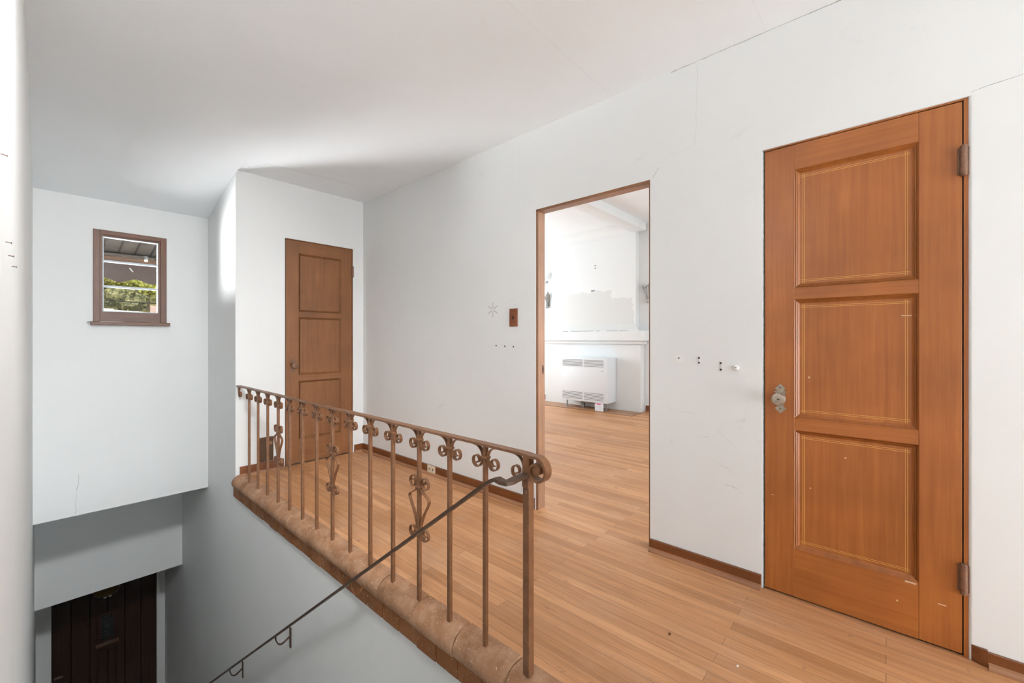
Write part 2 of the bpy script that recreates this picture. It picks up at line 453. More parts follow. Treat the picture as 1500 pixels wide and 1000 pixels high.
# living room shell
mb = MB(); mb.box(LX, LX + .12, -1.6, 6.3, -.2, LH + .1)
struct(mb.build('wall_fireplace', M['white']), 'bright white far wall of the room beyond the doorway', 'wall')
mb = MB(); mb.box(XB + .08, LX, 6.2, 6.32, -.2, LH + .1)
struct(mb.build('wall_living_left', M['white']), 'white left end wall of the room beyond the doorway', 'wall')
mb = MB(); mb.box(XB + .08, LX, -1.62, -1.5, -.2, LH + .1)
struct(mb.build('wall_living_right', M['white']), 'white right end wall of the room beyond the doorway', 'wall')
mb = MB(); mb.box(XB, LX + .12, -1.62, 6.32, LH, LH + .14)
struct(mb.build('ceiling_living', M['ceil']), 'white ceiling of the room beyond the doorway', 'ceiling')
mb = MB()
mb.box(XB + .08, 6.31, 2.81, 3.04, 2.865, LH + .01, .008)
struct(mb.build('trim_1', M['white'], None, True), 'white boxed ceiling beam crossing the room beyond the doorway', 'beam')
# cove where ceiling and far wall meet
mb = MB(); R = .16; arc = [(6.30 - R + R * math.sin(a), LH - R + R * math.cos(a)) for a in [PI / 2 * k / 8 for k in range(9)]]
poly = [(6.30, LH + .002)] + [(x, z) for x, z in arc[::-1]]
mb.loft([(x, 3.05, z) for x, z in poly], [(x, 6.2, z) for x, z in poly])
struct(mb.build('trim_2', M['white'], None, True), 'white curved cove at the top of the far wall', 'cove')

# chimney breast with arched niches either side
mb = MB(); cz = 2.36
mb.box(6.30, LX + .004, 2.98, 4.62, -.001, LH + .01)
mb.box(6.30, LX + .004, 5.84, 6.21, -.001, LH + .01)
for cl in (5.23,):
    n_ = 20
    for k in range(n_):
        a0, a1 = PI * k / n_, PI * (k + 1) / n_
        F0, F1, B0, B1 = [(cl + r * math.cos(a), cz + r * math.sin(a)) for r in (.61, .55) for a in (a0, a1)]
        A = [(6.30, F0[0], F0[1]), (6.30, F1[0], F1[1]), (6.30, F1[0], LH + .01), (6.30, F0[0], LH + .01)]
        Bk = [(LX + .004, B0[0], B0[1]), (LX + .004, B1[0], B1[1]), (LX + .004, B1[0], LH + .01), (LX + .004, B0[0], LH + .01)]
        mb.loft(A, Bk)
struct(mb.build('wall_chimney', M['breast']), 'white chimney breast wall with an arched niche and a bare grey plaster patch', 'wall')

# baseboards
def baseboard(name, pts, h, label, mat, shoe_mat, cat='baseboard'):
    """pts: plan polyline of the wall face with the room on the right-hand side offset (list of (x,y,nx,ny))"""
    root = None
    mb = MB(); t = .014
    for (p0, p1, nx, ny) in pts:
        A = [(p0[0], p0[1], 0), (p1[0], p1[1], 0), (p1[0], p1[1], h), (p0[0], p0[1], h)]
        mb.loft(A, [(x + nx * t, y + ny * t, z) for x, y, z in A])
    o = struct(mb.build(name, mat), label, cat)
    ms = MB(); s = .020
    for (p0, p1, nx, ny) in pts:
        prof = [(t, 0), (t + s, 0), (t + s * .92, s * .42), (t + s * .6, s * .82), (t, s)]
        ms.loft([(p0[0] + nx * d, p0[1] + ny * d, z) for d, z in prof], [(p1[0] + nx * d, p1[1] + ny * d, z) for d, z in prof])
    ms.build('shoe_moulding', shoe_mat, o)
    return o
baseboard('baseboard_right', [((XB, DW[1] + .006), (XB, YB - .014), -1, 0)], .076, 'dark stained baseboard of the wall between the doorway and the corner', M['base'], M['shoe'])
baseboard('baseboard_middle', [((XB, D1[1] + .003), (XB, DW[0] - .004), -1, 0)], .062, 'dark stained baseboard between the doorway and the closet door', M['base'], M['shoe'])
baseboard('baseboard_back', [((1.105, YB), (D2[0] - .012, YB), 0, -1)], .08, 'brown baseboard of the back wall under the wall register', M['basex'], M['shoe'])
baseboard('baseboard_corner', [((D2[1] + .012, YB), (XB - .014, YB), 0, -1)], .076, 'short brown baseboard between the back door and the corner', M['basex'], M['shoe'])
o = baseboard('baseboard_closet', [((XB, -6.5), (XB, D1[0] - .0452), -1, 0)], .052, 'reddish baseboard at the right picture edge beside the closet door', M['base'], M['shoe'])
# its rounded end piece turning into the door opening
mb = MB(); cx, cy, r = XB + .045, D1[0] - .045, .045
arc = [(cx - (r + d) * math.cos(a), cy + (r + d) * math.sin(a)) for d in (0, .014) for a in [PI / 2 * k / 8 for k in range(9)]]
inner, outer = arc[:9], arc[9:]
mb.prism(inner + outer[::-1], 'z', 0, .058)
mb.build('curved_end', M['base'], o, True)
baseboard('baseboard_living_left', [((LX, 4.78), (LX, 6.0), -1, 0)], .10, 'brown baseboard of the far wall left of the fireplace', M['base'], M['shoe'])
baseboard('baseboard_living_right', [((LX, 1.3), (LX, 2.86), -1, 0)], .10, 'brown baseboard of the far wall right of the fireplace', M['base'], M['shoe'])

# doorway lining
mb = MB(); xo, xi = XB + .006, XB + .083
g = .012
mb.box(xo, xi, DW[1] - g, DW[1] + .002, 0, DW[2] - g)
dj = struct(mb.build('trim_3', M['jamb']), 'pale brown wood lining of the open doorway', 'door frame')
mb = MB(); mb.box(xo, xi, DW[0] - .002, DW[0] + .008, 0, DW[2] - g); mb.build('right_jamb', M['jambd'], dj)
mb = MB(); mb.box(xo, xi, DW[0], DW[1], DW[2] - g, DW[2] + .002); mb.build('head', M['jamb'], dj)
mb = MB(); mb.box(xo - .004, xo + .006, DW[1] - g - .002, DW[1] + .003, 0, DW[2]).box(xo - .004, xo + .006, DW[0], DW[1], DW[2] - g - .002, DW[2] + .003)
mb.build('edge_bead', M['jambd'], dj)
mb = MB(); mb.box(XB + .052, XB + .072, DW[1] - g - .0015, DW[1] - g + .001, .915, .975, .001); sp_ = mb.build('strike_plate', M['hinge'], dj)
mb = MB(); mb.box(XB + .057, XB + .067, DW[1] - g - .0022, DW[1] - g, .93, .96); mb.build('latch_hole', M['black'], sp_)

# ------------------------------------------------------------------ panel doors
def frame_ring(mb, x0, x1, z0, z1, w, y0, y1):
    """four mitred bars: outer edge at y0 (front), inner edge sunk to y1"""
    o = [(x0, z0), (x1, z0), (x1, z1), (x0, z1)]; i = [(x0 + w, z0 + w), (x1 - w, z0 + w), (x1 - w, z1 - w), (x0 + w, z1 - w)]
    for k in range(4):
        k2 = (k + 1) % 4
        A = [(o[k][0], y0, o[k][1]), (o[k2][0], y0, o[k2][1]), (i[k2][0], y1, i[k2][1]), (i[k][0], y1, i[k][1])]
        mb.loft(A, [(x, .025, z) for x, y, z in A])
def knob_set(parent, x, z, mat):
    kn = MB()
    kn.lathe([(.0, 0), (.013, 0), (.013, -.016), (.010, -.024), (.012, -.034), (.022, -.038), (.0265, -.044), (.0275, -.050), (.024, -.056), (.012, -.058), (.011, -.0555), (.005, -.0555), (.0, -.0555)][1:], (x, 0, z), 'y', 28)
    k = kn.build('door_knob', mat, parent, True)
    MB().lathe([(.0034, -.0555), (.0034, -.0575), (.001, -.0575)], (x, 0, z), 'y', 12).build('keyhole', M['black'], k)
    # escutcheon with pointed ends
    half = [(.0, .066), (.021, .043), (.012, .035), (.022, .031), (.025, .027), (.017, .024), (.020, .010), (.020, -.010), (.013, -.028), (.011, -.037), (.022, -.046), (.0, -.068)]
    poly = [(x + a, z + b_) for a, b_ in half] + [(x - a, z + b_) for a, b_ in half[::-1] if a > 0]
    e = MB(); e.prism(poly, 'y', .0005, -.0035); esc = e.build('escutcheon', mat, parent)
    for dz in (.047, -.048): MB().lathe([(.0035, -.0035), (.0028, -.005), (.001, -.0053)], (x, 0, z + dz), 'y', 10).build('screw', M['hinge'], esc, True)
def hinge(parent, x, z, L=.098):
    h = MB(); h.tube([(x, -.010, z - L / 2), (x, -.010, z + L / 2)], .0105, 14)
    h.sphere((x, -.010, z + L / 2 + .002), .0105, (1, 1, .7)).sphere((x, -.010, z - L / 2 - .002), .0105, (1, 1, .7))
    k = h.build('hinge', M['hinge'], parent, True)
    MB().box(x - .016, x + .016, -.003, .004, z - L / 2, z + L / 2, .001).build('hinge_leaf', M['hinge'], k)
def make_door(name, label, loc, rz, w, hs, mv, mh, inlay, gapL, knob_z, hinge_z):
    root = thing(name, label, 'door', loc, rz, kind='structure')
    th = .036; z0 = .008; st = .114
    zs = [(.222, .750), (.803, 1.330), (1.380, 1.908)]; top = 2.018
    zs = [(a * hs, c * hs) for a, c in zs]; top *= hs
    MB().box(0, st, 0, th, z0, top, .002).build('stile', mv, root)
    MB().box(w - st, w, 0, th, z0, top, .002).build('stile', mv, root)
    cuts = [z0, zs[0][0], zs[0][1], zs[1][0], zs[1][1], zs[2][0], zs[2][1], top]
    for k in (0, 2, 4, 6):
        MB().box(st, w - st, .0006, th, cuts[k], cuts[k + 1]).build('rail', mh, root)
    for a, c in zs:
        pn = MB().box(st - .002, w - st + .002, .0135, .026, a - .002, c + .002).build('panel', mv, root)
        mo = MB(); frame_ring(mo, st, w - st, a, c, .005, -.0012, .0045); frame_ring(mo, st + .0066, w - st - .0066, a + .0066, c - .0066, .0045, .0025, .0070); frame_ring(mo, st + .0126, w - st - .0126, a + .0126, c - .0126, .006, .0070, .0133)
        mo.build('panel_moulding', mv, root)
        if inlay:
            il = MB(); x0, x1, e0 = st + .030, w - st - .030, .0131
            for off in (0, .0065):
                for X in (x0 + off, x1 - off): il.box(X - .0008, X + .0008, e0, .0140, a + .022, c - .022)
                for Z in (a + .030 + off, c - .030 - off): il.box(st + .022, w - st - .022, e0 - .0001, .0139, Z - .0008, Z + .0008)
            il.build('inlay_lines', M['inlay'], pn, label='pale yellow double inlay lines crossing at the corners')
    knob_set(root, .062, knob_z, M['brass'] if inlay else M['hinge'])
    for hz in hinge_z: hinge(root, w + .003, hz)
    # jamb lining round the leaf
    j = MB(); j.box(w + .004, w + .0155, .000, .048, 0, top + .004).box(0, w + .0155, .002, .048, top + .004, top + .012)
    j.build('door_jamb', mv, root)
    MB().box(w + .0003, w + .0038, .010, .048, .002, top + .004).box(-gapL, -.0003, .004, .048, .001, top + .010).box(0, w, .010, .048, top, top + .0038).box(0, w + .003, .010, .048, .0008, z0).build('shadow_gap', M['black'], root)
    return root
dr1 = make_door('door_1', 'orange-brown varnished three-panel closet door with yellow inlay on the right', (XB + .006, .4192, 0), -PI / 2, .626, 1.0, M['door'], M['doorh'], True, .0036, .886, (1.80, .285))
MB().box(-.0086, -.0038, .0, .03, .001, 2.02).build('paint_edge', simple('grey_green_paint_edge', (.30, .32, .31), .6, 0, .3, 60), dr1)
# scratches and chips on the leaf
sc = MB()
for (x, z, dx, dz) in ((.475, .215, .030, -.004), (.565, .165, .020, -.002), (.29, .655, .004, .004), (.165, .985, .004, .006), (.025, .44, .010, 0), (.17, .50, .003, .003), (.45, .13, .003, .004), (.51, 1.245, -.045, .002)):
    yv = .0132 if (st := .114) < x < .512 and (.222 < z < .75 or .803 < z < 1.33) else -.0003
    sc.box(min(x, x + dx) - .001, max(x, x + dx) + .001, yv, yv + .001, z - abs(dz) / 2 - .0009, z + abs(dz) / 2 + .0009)
sc.build('scratch_marks', simple('pale_scratch', (.72, .52, .33), .7), dr1)
dr2 = make_door('door_2', 'dull brown three-panel door standing closed in the back wall behind the railing', (1.4715, YB + .006, 0), 0, .632, 1.022, M['door2'], M['door2h'], False, .0092, .915, (1.84, .29))

# front door at the foot of the stairs
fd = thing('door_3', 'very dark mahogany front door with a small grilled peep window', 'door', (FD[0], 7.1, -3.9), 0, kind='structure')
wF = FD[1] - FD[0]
MB().box(-.02, wF + .02, .068, .10, -.05, 2.20).build('plank_backing', M['frontdoor'], fd)  # added behind the planks to block light leaking through their gaps
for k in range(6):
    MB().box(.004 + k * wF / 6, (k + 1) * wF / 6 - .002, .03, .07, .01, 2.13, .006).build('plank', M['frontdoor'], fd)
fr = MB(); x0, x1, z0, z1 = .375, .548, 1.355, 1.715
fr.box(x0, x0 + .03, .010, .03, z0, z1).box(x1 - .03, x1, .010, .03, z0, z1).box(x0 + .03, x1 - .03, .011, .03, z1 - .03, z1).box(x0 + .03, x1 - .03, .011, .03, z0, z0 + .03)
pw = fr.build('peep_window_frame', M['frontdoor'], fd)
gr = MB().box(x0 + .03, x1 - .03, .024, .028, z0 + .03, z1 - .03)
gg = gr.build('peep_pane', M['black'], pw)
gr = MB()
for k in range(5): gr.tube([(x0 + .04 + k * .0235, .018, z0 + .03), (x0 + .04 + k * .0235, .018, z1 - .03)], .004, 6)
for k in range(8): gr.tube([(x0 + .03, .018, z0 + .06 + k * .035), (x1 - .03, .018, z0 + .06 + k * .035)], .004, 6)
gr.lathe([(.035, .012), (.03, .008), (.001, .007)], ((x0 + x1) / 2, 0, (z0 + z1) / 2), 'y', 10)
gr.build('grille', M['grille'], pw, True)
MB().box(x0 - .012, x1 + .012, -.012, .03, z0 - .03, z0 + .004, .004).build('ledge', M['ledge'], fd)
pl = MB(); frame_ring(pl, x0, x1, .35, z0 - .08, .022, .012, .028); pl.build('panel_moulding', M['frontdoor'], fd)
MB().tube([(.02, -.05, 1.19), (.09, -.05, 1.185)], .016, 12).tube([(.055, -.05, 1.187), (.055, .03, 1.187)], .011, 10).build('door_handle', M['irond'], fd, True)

# ------------------------------------------------------------------ window over the stairs
wn = thing('window_1', 'small wood window with three stacked panes above the stairwell', 'window', ((WX0 + WX1) / 2, YW, WZ0), 0, kind='structure')
hw = (WX1 - WX0) / 2; hh = WZ1 - WZ0
mb = MB(); e = .043
mb.box(-hw, -hw + e, -.006, .07, 0, hh, .003).box(hw - e, hw, -.006, .07, 0, hh, .003)
mb.build('window_frame', M['winwood'], wn)
mb = MB(); mb.box(-hw + e, hw - e, -.006, .07, hh - .038, hh, .002); mb.build('head_frame', M['winwoodx'], wn)
sx0, sx1 = -hw + e, hw - e; sz0, sz1 = .004, hh - .038
sa = MB(); sa.box(sx0, sx0 + .018, .006, .045, sz0, sz1).box(sx1 - .018, sx1, .006, .045, sz0, sz1).box(sx0 + .018, sx1 - .018, .0065, .045, sz1 - .018, sz1).box(sx0 + .018, sx1 - .018, .0068, .045, sz0, sz0 + .084)
sash = sa.build('sash', M['winwoodx'], wn)
gb = MB(); gx0, gx1, gz0, gz1 = sx0 + .016, sx1 - .016, sz0 + .082, sz1 - .016; bwid = .006
gb.box(gx0, gx0 + bwid, .002, .03, gz0, gz1).box(gx1 - bwid, gx1, .002, .03, gz0, gz1).box(gx0 + bwid, gx1 - bwid, .0025, .03, gz1 - bwid, gz1).box(gx0 + bwid, gx1 - bwid, .0025, .03, gz0, gz0 + bwid)
gb.build('glazing_bead', M['sash'], sash)
for zm in (1.818 - WZ0, 1.603 - WZ0): MB().box(gx0, gx1, .000, .034, zm - .008, zm + .008, .002).build('muntin', M['sash'], sash)
for a, c in ((gz0, 1.603 - WZ0), (1.603 - WZ0, 1.818 - WZ0), (1.818 - WZ0, gz1)): MB().box(gx0, gx1, .020, .023, a, c).build('pane', M['glass'], sash)
MB().box(-hw - .016, hw + .020, -.045, .02, -.030, .000, .003).build('window_sill', M['winwoodx'], wn)
sl = MB().tube([(-hw - .020, -.020, -.012), (-hw - .030, -.020, -.016), (-hw - .034, -.02, -.008), (-hw - .028, -.02, 0), (-hw - .018, -.02, -.002)], .0018, 6); sl.build('sill_hook', M['greymetal'], wn)

# ------------------------------------------------------------------ brick curb
cu = thing('brick_curb', 'rounded clay tile curb with small brown bricks under the iron railing', 'curb', (1.10, 2.4, 0))
def L(pts): return [(x - 1.10, y - 2.4, z) for x, y, z in pts]
yA, yZ = .70, YB - .001
nose = [(1.150, .006), (1.148, .016), (1.110, .018), (1.088, .013), (1.066, .001), (1.051, -.018), (1.044, -.040), (1.047, -.060), (1.056, -.076), (1.066, -.080), (1.150, -.080)]
mb = MB(); y = yA; k = 0
rnd = random.Random(3)
Ys = []
yy = 1.245
while yy > yA: yy -= .272
yy += .272
edges = [yA]
while yy < yZ: edges.append(yy); yy += .272
edges.append(yZ)
for a, c in zip(edges[:-1], edges[1:]):
    dz = rnd.uniform(-.0015, .0015); dx = rnd.uniform(-.002, .002)
    g = .0012
    ring = lambda yv, s: [(1.10 + (x - 1.10) * s - (dx if x < 1.14 else 0), yv, z * s + dz - (1 - s) * .03) for x, z in nose]
    secs = [ring(a + g, .93), ring(a + g + .006, 1), ring(c - g - .006, 1), ring(c - g, .93)]
    for p, q in zip(secs[:-1], secs[1:]): mb.loft(L(p), L(q))
bmesh.ops.remove_doubles(mb.b, verts=list(mb.b.verts), dist=1e-5)
mb.build('bullnose_tiles', M['clay'], cu, True)
mb = MB(); yb = 1.224
while yb > yA: yb -= .133
yb += .133; be = [yA]
while yb < yZ: be.append(yb); yb += .133
be.append(yZ)
for a, c in zip(be[:-1], be[1:]):
    d = rnd.uniform(-.002, .002)
    mb.box(1.058 + d - 1.10, 1.148 - 1.10, a + .0015 - 2.4, c - .0015 - 2.4, -.153 + rnd.uniform(-.002, .002), -.076, .004)
mb.build('brick_course', M['brick'], cu)
MB().box(1.074 - 1.10, 1.146 - 1.10, yA + .002 - 2.4, yZ - 2.4, -.150, -.022).build('mortar_bed', M['mortar'], cu)

# ------------------------------------------------------------------ iron railing
RX = 1.097; ZR = .758          # rail underside
rail = thing('stair_railing', 'brown wrought-iron railing with scrolled balusters along the brick curb', 'railing', (RX, 2.4, .018))
def loc(pts): return [(x, y - 2.4, z - .018) for x, y, z in pts]
def spiral(cy, cz, r0, r1, a0, a1, n=30):
    return [(cy + (r0 + (r1 - r0) * k / n) * math.cos(a0 + (a1 - a0) * k / n), cz + (r0 + (r1 - r0) * k / n) * math.sin(a0 + (a1 - a0) * k / n)) for k in range(n + 1)]
def smooth_path(pts, n=5):
    out = []
    for i in range(len(pts) - 1):
        p0 = pts[max(i - 1, 0)]; p1 = pts[i]; p2 = pts[i + 1]; p3 = pts[min(i + 2, len(pts) - 1)]
        for k in range(n):
            t = k / n
            out.append(tuple(.5 * (2 * p1[j] + (p2[j] - p0[j]) * t + (2 * p0[j] - 5 * p1[j] + 4 * p2[j] - p3[j]) * t * t + (3 * p1[j] - p0[j] - 3 * p2[j] + p3[j]) * t ** 3) for j in range(len(p1))))
    out.append(tuple(pts[-1])); return out
# rail with its rolled end
yN = .905
roll = [(YB - .002, ZR + .005), (3.0, ZR + .005), (2.0, ZR + .005), (1.2, ZR + .005), (.93, ZR + .005)]
roll += [(.905, ZR + .004), (.882, ZR + .001)]
roll += spiral(.862, .716, .046, .012, math.radians(72), math.radians(-460 + 10), 44)[::1]
# note: spiral turns over the end (towards -Y), under and back to the post
def mirror_y(p, c): return [(2 * c - a, z) for a, z in p]
roll_sp = mirror_y(spiral(.862, .716, .046, .012, math.radians(112 - 4), math.radians(108 - 500), 46), .862)
roll = roll[:7] + roll_sp
mb = MB(); mb.ribbon([(0, y - 2.4, z - .018) for y, z in roll], (1, 0, 0), .033, .009)
tr = mb.build('top_rail', M['iron'], rail, True)
MB().lathe([(.012, -.0175), (.013, -.0168), (.013, .0168), (.012, .0175)], (0, .862 - 2.4, .716 - .018), 'x', 16).build('rolled_eye', M['iron'], tr, True)
# newel
nw = MB(); nw.box(-.0135, .0135, yN - .0135 - 2.4, yN + .0135 - 2.4, 0.0, ZR - .018, .0015)
nwo = nw.build('newel_post', M['iron'], rail)
MB().lathe([(.0065, -.0145), (.0065, -.0185), (.003, -.020)], (-.0, yN + .000 - 2.4, .640 - .018), 'x', 12).build('bolt', M['hinge'], nwo, True)

def c_scroll(side, y0=0.0, top=ZR):
    pts = [(.060, top - .0015), (.044, top - .004), (.028, top - .012), (.0165, top - .026), (.0125, top - .043), (.0155, top - .060), (.026, top - .076)]
    sp = spiral(.045, top - .060, .0265, .0085, math.radians(222), math.radians(222 + 430), 32)
    p = smooth_path(pts, 4) + sp[1:]
    return [(y0 + side * a, z) for a, z in p]
def collar(mb, z, w=.034, d=.024, h=.011):
    mb.box(-d / 2, d / 2, -w / 2, w / 2, z - h / 2, z + h / 2, .003)
def baluster(ornate):
    """local frame: y along the rail, z up from the curb top, base at z=0"""
    o = MB().box(-.0078, .0078, -.0078, .0078, -.004, ZR - .018, .0008).build('baluster', M['iron'], rail)
    for s in (1, -1):
        MB().ribbon([(0, y, z - .018) for y, z in c_scroll(s)], (1, 0, 0), .0145, .0036).build('scroll', M['iron'], o, True)
    c = MB(); collar(c, ZR - .043 - .018); c.build('collar', M['iron'], o)
    if ornate:
        for s in (1, -1):
            up = spiral(.042, .524, .0295, .0090, math.radians(118), math.radians(118 - 450), 34)   # outward over the top then in
            body = [(.0125, .310), (.0120, .322), (.015, .345), (.034, .392), (.058, .430), (.070, .455), (.0655, .468), (.045, .479), (.022, .492), (.0125, .507), (.0125, .522), (.018, .540)]
            low = spiral(.043, .310, .0300, .0090, math.radians(222), math.radians(222 + 450), 34)
            lowlead = [(.020, .290)]
            path = low[::-1] + smooth_path([low[0]] + body + [up[0]], 4)[1:] + up[1:]
            MB().ribbon([(0, s * a, z - .018) for a, z in path], (1, 0, 0), .0145, .0036).build('lyre_scroll', M['iron'], o, True)
        for zc in (.507, .322):
            c = MB(); collar(c, zc - .018); c.build('lyre_collar', M['iron'], o)
    return o
plain = baluster(False); orn = baluster(True)
first = {False: plain, True: orn}; used = {False: False, True: False}
for k in range(14):
    o_ = k in (2, 6, 10)
    ob = first[o_] if not used[o_] else copy_tree(first[o_], rail)
    used[o_] = True
    ob.location = (0, 1.111 + .2055 * k - 2.4, 0)
    if o_: ob['label'] = 'baluster with a lyre-shaped scroll ornament at mid height'
# half scrolls at newel and at the wall
MB().ribbon([(0, y - 2.4, z - .018) for y, z in c_scroll(1, yN + .006)], (1, 0, 0), .0145, .0036).build('newel_scroll', M['iron'], rail, True)
MB().ribbon([(0, y - 2.4, z - .018) for y, z in c_scroll(-1, YB - .004)], (1, 0, 0), .0145, .0036).build('wall_scroll', M['iron'], rail, True)

# ------------------------------------------------------------------ sloping stair handrail
HX = .985; sl_ = .738
def hz(y): return .695 - sl_ * (y - .962)
hr = thing('stair_handrail', 'thin dark iron handrail sloping down the stairwell wall on hook brackets', 'handrail', (HX, .90, .69))
def hl(p): return (p[0] - HX, p[1] - .90, p[2] - .69)
P = [(1.084, .902, .697), (1.040, .902, .697), (1.005, .902, .6935), (.990, .908, .692), (HX, .924, .694), (HX, .944, .698), (HX, .962, .692)]
Wd = [(0, 1, 0), (0, 1, 0), (.15, 1, 0), (.6, .6, 0), (1, .2, 0), (1, 0, 0), (1, 0, 0)]
Wdm = [.030, .030, .031, .034, .032, .030, .026]
yy = 1.0
while yy < 6.2:
    P.append((HX, yy, hz(yy))); Wd.append((1, 0, 0)); Wdm.append(.024); yy += .4
mb = MB(); b = mb.b; rings = []
for i, p in enumerate(P):
    p = Vector(hl(p)); t = (Vector(hl(P[min(i + 1, len(P) - 1)])) - Vector(hl(P[max(i - 1, 0)]))).normalized()
    w = Vector(Wd[i]); w = (w - t * w.dot(t)).normalized(); nn = t.cross(w).normalized()
    rings.append([b.verts.new(p + w * a * Wdm[i] / 2 + nn * c * .0055) for a, c in ((-1, -1), (1, -1), (1, 1), (-1, 1))])
for i in range(len(rings) - 1):
    for k in range(4): b.faces.new((rings[i][k], rings[i][(k + 1) % 4], rings[i + 1][(k + 1) % 4], rings[i + 1][k]))
b.faces.new(rings[0][::-1]); b.faces.new(rings[-1])
mb.build('rail', M['irond'], hr)
MB().box(1.077 - HX, 1.092 - HX, .889 - .90, .917 - .90, .655 - .69, .695 - .69, .002).build('mounting_tab', M['iron'], hr)
xw = XS
def bracket(y):
    zt = hz(y) - .004; X1 = xw - .004 if y > 2 else 1.056
    arm = MB().ribbon(smooth_path([hl((HX, y, zt)), hl((HX + .002, y, zt - .025)), hl((HX + .018, y, zt - .058)), hl((HX + .042, y, zt - .066)), hl((X1 - .01, y, zt - .048)), hl((X1, y, zt - .042))], 4), (0, 1, 0), .012, .006)
    br_ = arm.build('bracket', M['irond'] if y > 2 else M['brick'], hr, True)
    if y > 2:
        MB().box(X1 - .002 - HX, xw - HX + .0005, y - .012 - .90, y + .012 - .90, zt - .118 - .69, zt + .012 - .69, .002).build('wall_plate', M['irond'], br_)
    else:
        br_['label'] = 'bracket fixed to the brick course and painted like it'
for yb_ in (1.915, 2.889, 3.864): bracket(yb_)

# ------------------------------------------------------------------ things on the walls
# switch plate
sw = thing('light_switch', 'reddish wood light switch plate on the wall left of the doorway', 'light switch', (XB, 1.965, 1.307))
MB().box(-.009, 0, -.038, .038, -.064, .064, .003).build('wall_plate', M['wplate'], sw)
MB().box(-.0094, -.008, -.006, .006, -.012, .012).build('slot', M['black'], sw)
MB().box(-.020, -.008, -.0035, .0035, -.008, -.002, .001).build('toggle', M['black'], sw)
for dz in (.045, -.045): MB().lathe([(.0035, -.0088), (.0028, -.0102), (.001, -.0104)], (0, 0, dz), 'x', 10).build('screw', M['irond'], sw)
# baseboard outlet
ou = thing('wall_outlet', 'ivory electrical outlet set in the dark baseboard behind the railing', 'outlet', (XB - .0135, 2.892, .046))
MB().box(-.006, 0, -.052, .052, -.032, .032, .003).build('cover_plate', M['ivory'], ou)
for dy in (-.024, .024): MB().box(-.0066, -.005, dy - .005, dy + .005, -.009, .009, .002).build('socket', M['black'], ou)
# wall register
rg = thing('wall_register', 'dark brown metal register low on the back wall behind the balusters', 'register', (1.307, YB, .092))
MB().box(-.057, .057, -.012, 0, -.008, .205, .003).build('plate', M['register'], rg)
lv = MB().box(.012, .044, -.022, -.011, .135, .165, .003).box(.004, .014, -.018, -.011, .125, .150, .002); lv.build('lever', M['lever'], rg)
fl = MB()
for k in range(6): fl.box(-.048, .048, -.0145, -.011, .012 + k * .017, .018 + k * .017)
fl.build('louvres', M['register'], rg)
# screw holes under the switch
labs = ['leftmost of the three dark screw holes in the wall below the light switch', 'middle of the three dark screw holes in the wall below the light switch', 'rightmost of the three dark screw holes in the wall below the light switch']
for (y, z), lb in zip(((2.139, 1.107), (2.052, 1.103), (1.971, 1.101)), labs):
    t_ = thing('screw_hole', lb, 'hole', (XB, y, z), 0, 'screw holes below the light switch')
    MB().lathe([(.0065, .001), (.0065, -.0012), (.003, -.0016)], (0, 0, 0), 'x', 12).build('anchor_socket', M['hole'], t_)
    MB().lathe([(.009, .001), (.0085, -.0007), (.0062, -.0009)], (.0, -.002, -.001), 'x', 12).build('crumbled_edge', M['crackw'], t_)
# old hooks between doorway and closet door
t_ = thing('wall_patch', 'pale filler dab with a nail hole, nearest the doorway in the row of wall marks', 'filler patch', (XB, .812, 1.046))
MB().loft([(-.0014, .022 * math.cos(a) * (1 + .12 * math.sin(3 * a)), .019 * math.sin(a)) for a in [2 * PI * k / 18 for k in range(18)]], [(.001, .024 * math.cos(a), .021 * math.sin(a)) for a in [2 * PI * k / 18 for k in range(18)]]).build('filler', M['patch'], t_)
MB().lathe([(.004, -.001), (.004, -.0021), (.001, -.0022)], (0, -.002, .009), 'x', 10).build('nail_hole', M['hole'], t_)
for (y, zc, d, lb) in ((.709, 1.046, .012, 'second dark double hook hole from the doorway, beside the filler dab'), (.606, 1.020, .016, 'third dark double hook hole from the doorway, beside the white peg')):
    t_ = thing('hook_plate', lb, 'hook plate', (XB, y, zc))
    MB().box(-.0025, .0005, -.004, .004, -d - .009, d + .009, .001).build('plate', M['crackw'], t_)
    for dz in (d, -d): MB().lathe([(.0052, -.002), (.0052, -.0038), (.001, -.004)], (0, 0, dz), 'x', 10).build('screw_socket', M['hole'], t_)
t_ = thing('wall_peg', 'white plastic peg on the wall closest to the closet door', 'peg', (XB, .536, 1.017))
MB().lathe([(.011, .001), (.011, -.006), (.009, -.016), (.007, -.018), (.001, -.018)], (0, 0, 0), 'x', 16).build('peg', M['patch'], t_, True)
MB().lathe([(.0022, -.0175), (.0022, -.0188), (.001, -.0188)], (0, 0, .002), 'x', 8).build('screw', M['hole'], t_)
# star-shaped tape residue
mb = MB()
for k in range(6):
    a = k * PI / 3 + .52; ca, sa_ = math.cos(a), math.sin(a)
    r0, r1, w = .010, .055, .0045
    q = [(r0, -w), (r1, -w), (r1, w), (r0, w)]
    Q = [(-.0004, ca * p - sa_ * t * 1.0, sa_ * p + ca * t) for p, t in q]
    mb.loft(Q, [(.001, y, z) for x, y, z in Q])
t_ = mb.build('tape_residue', M['residue']); t_.location = (XB, 2.174, 1.372)
tag(t_, 'faint grey snowflake-shaped sticker residue on the wall left of the light switch', 'sticker residue')
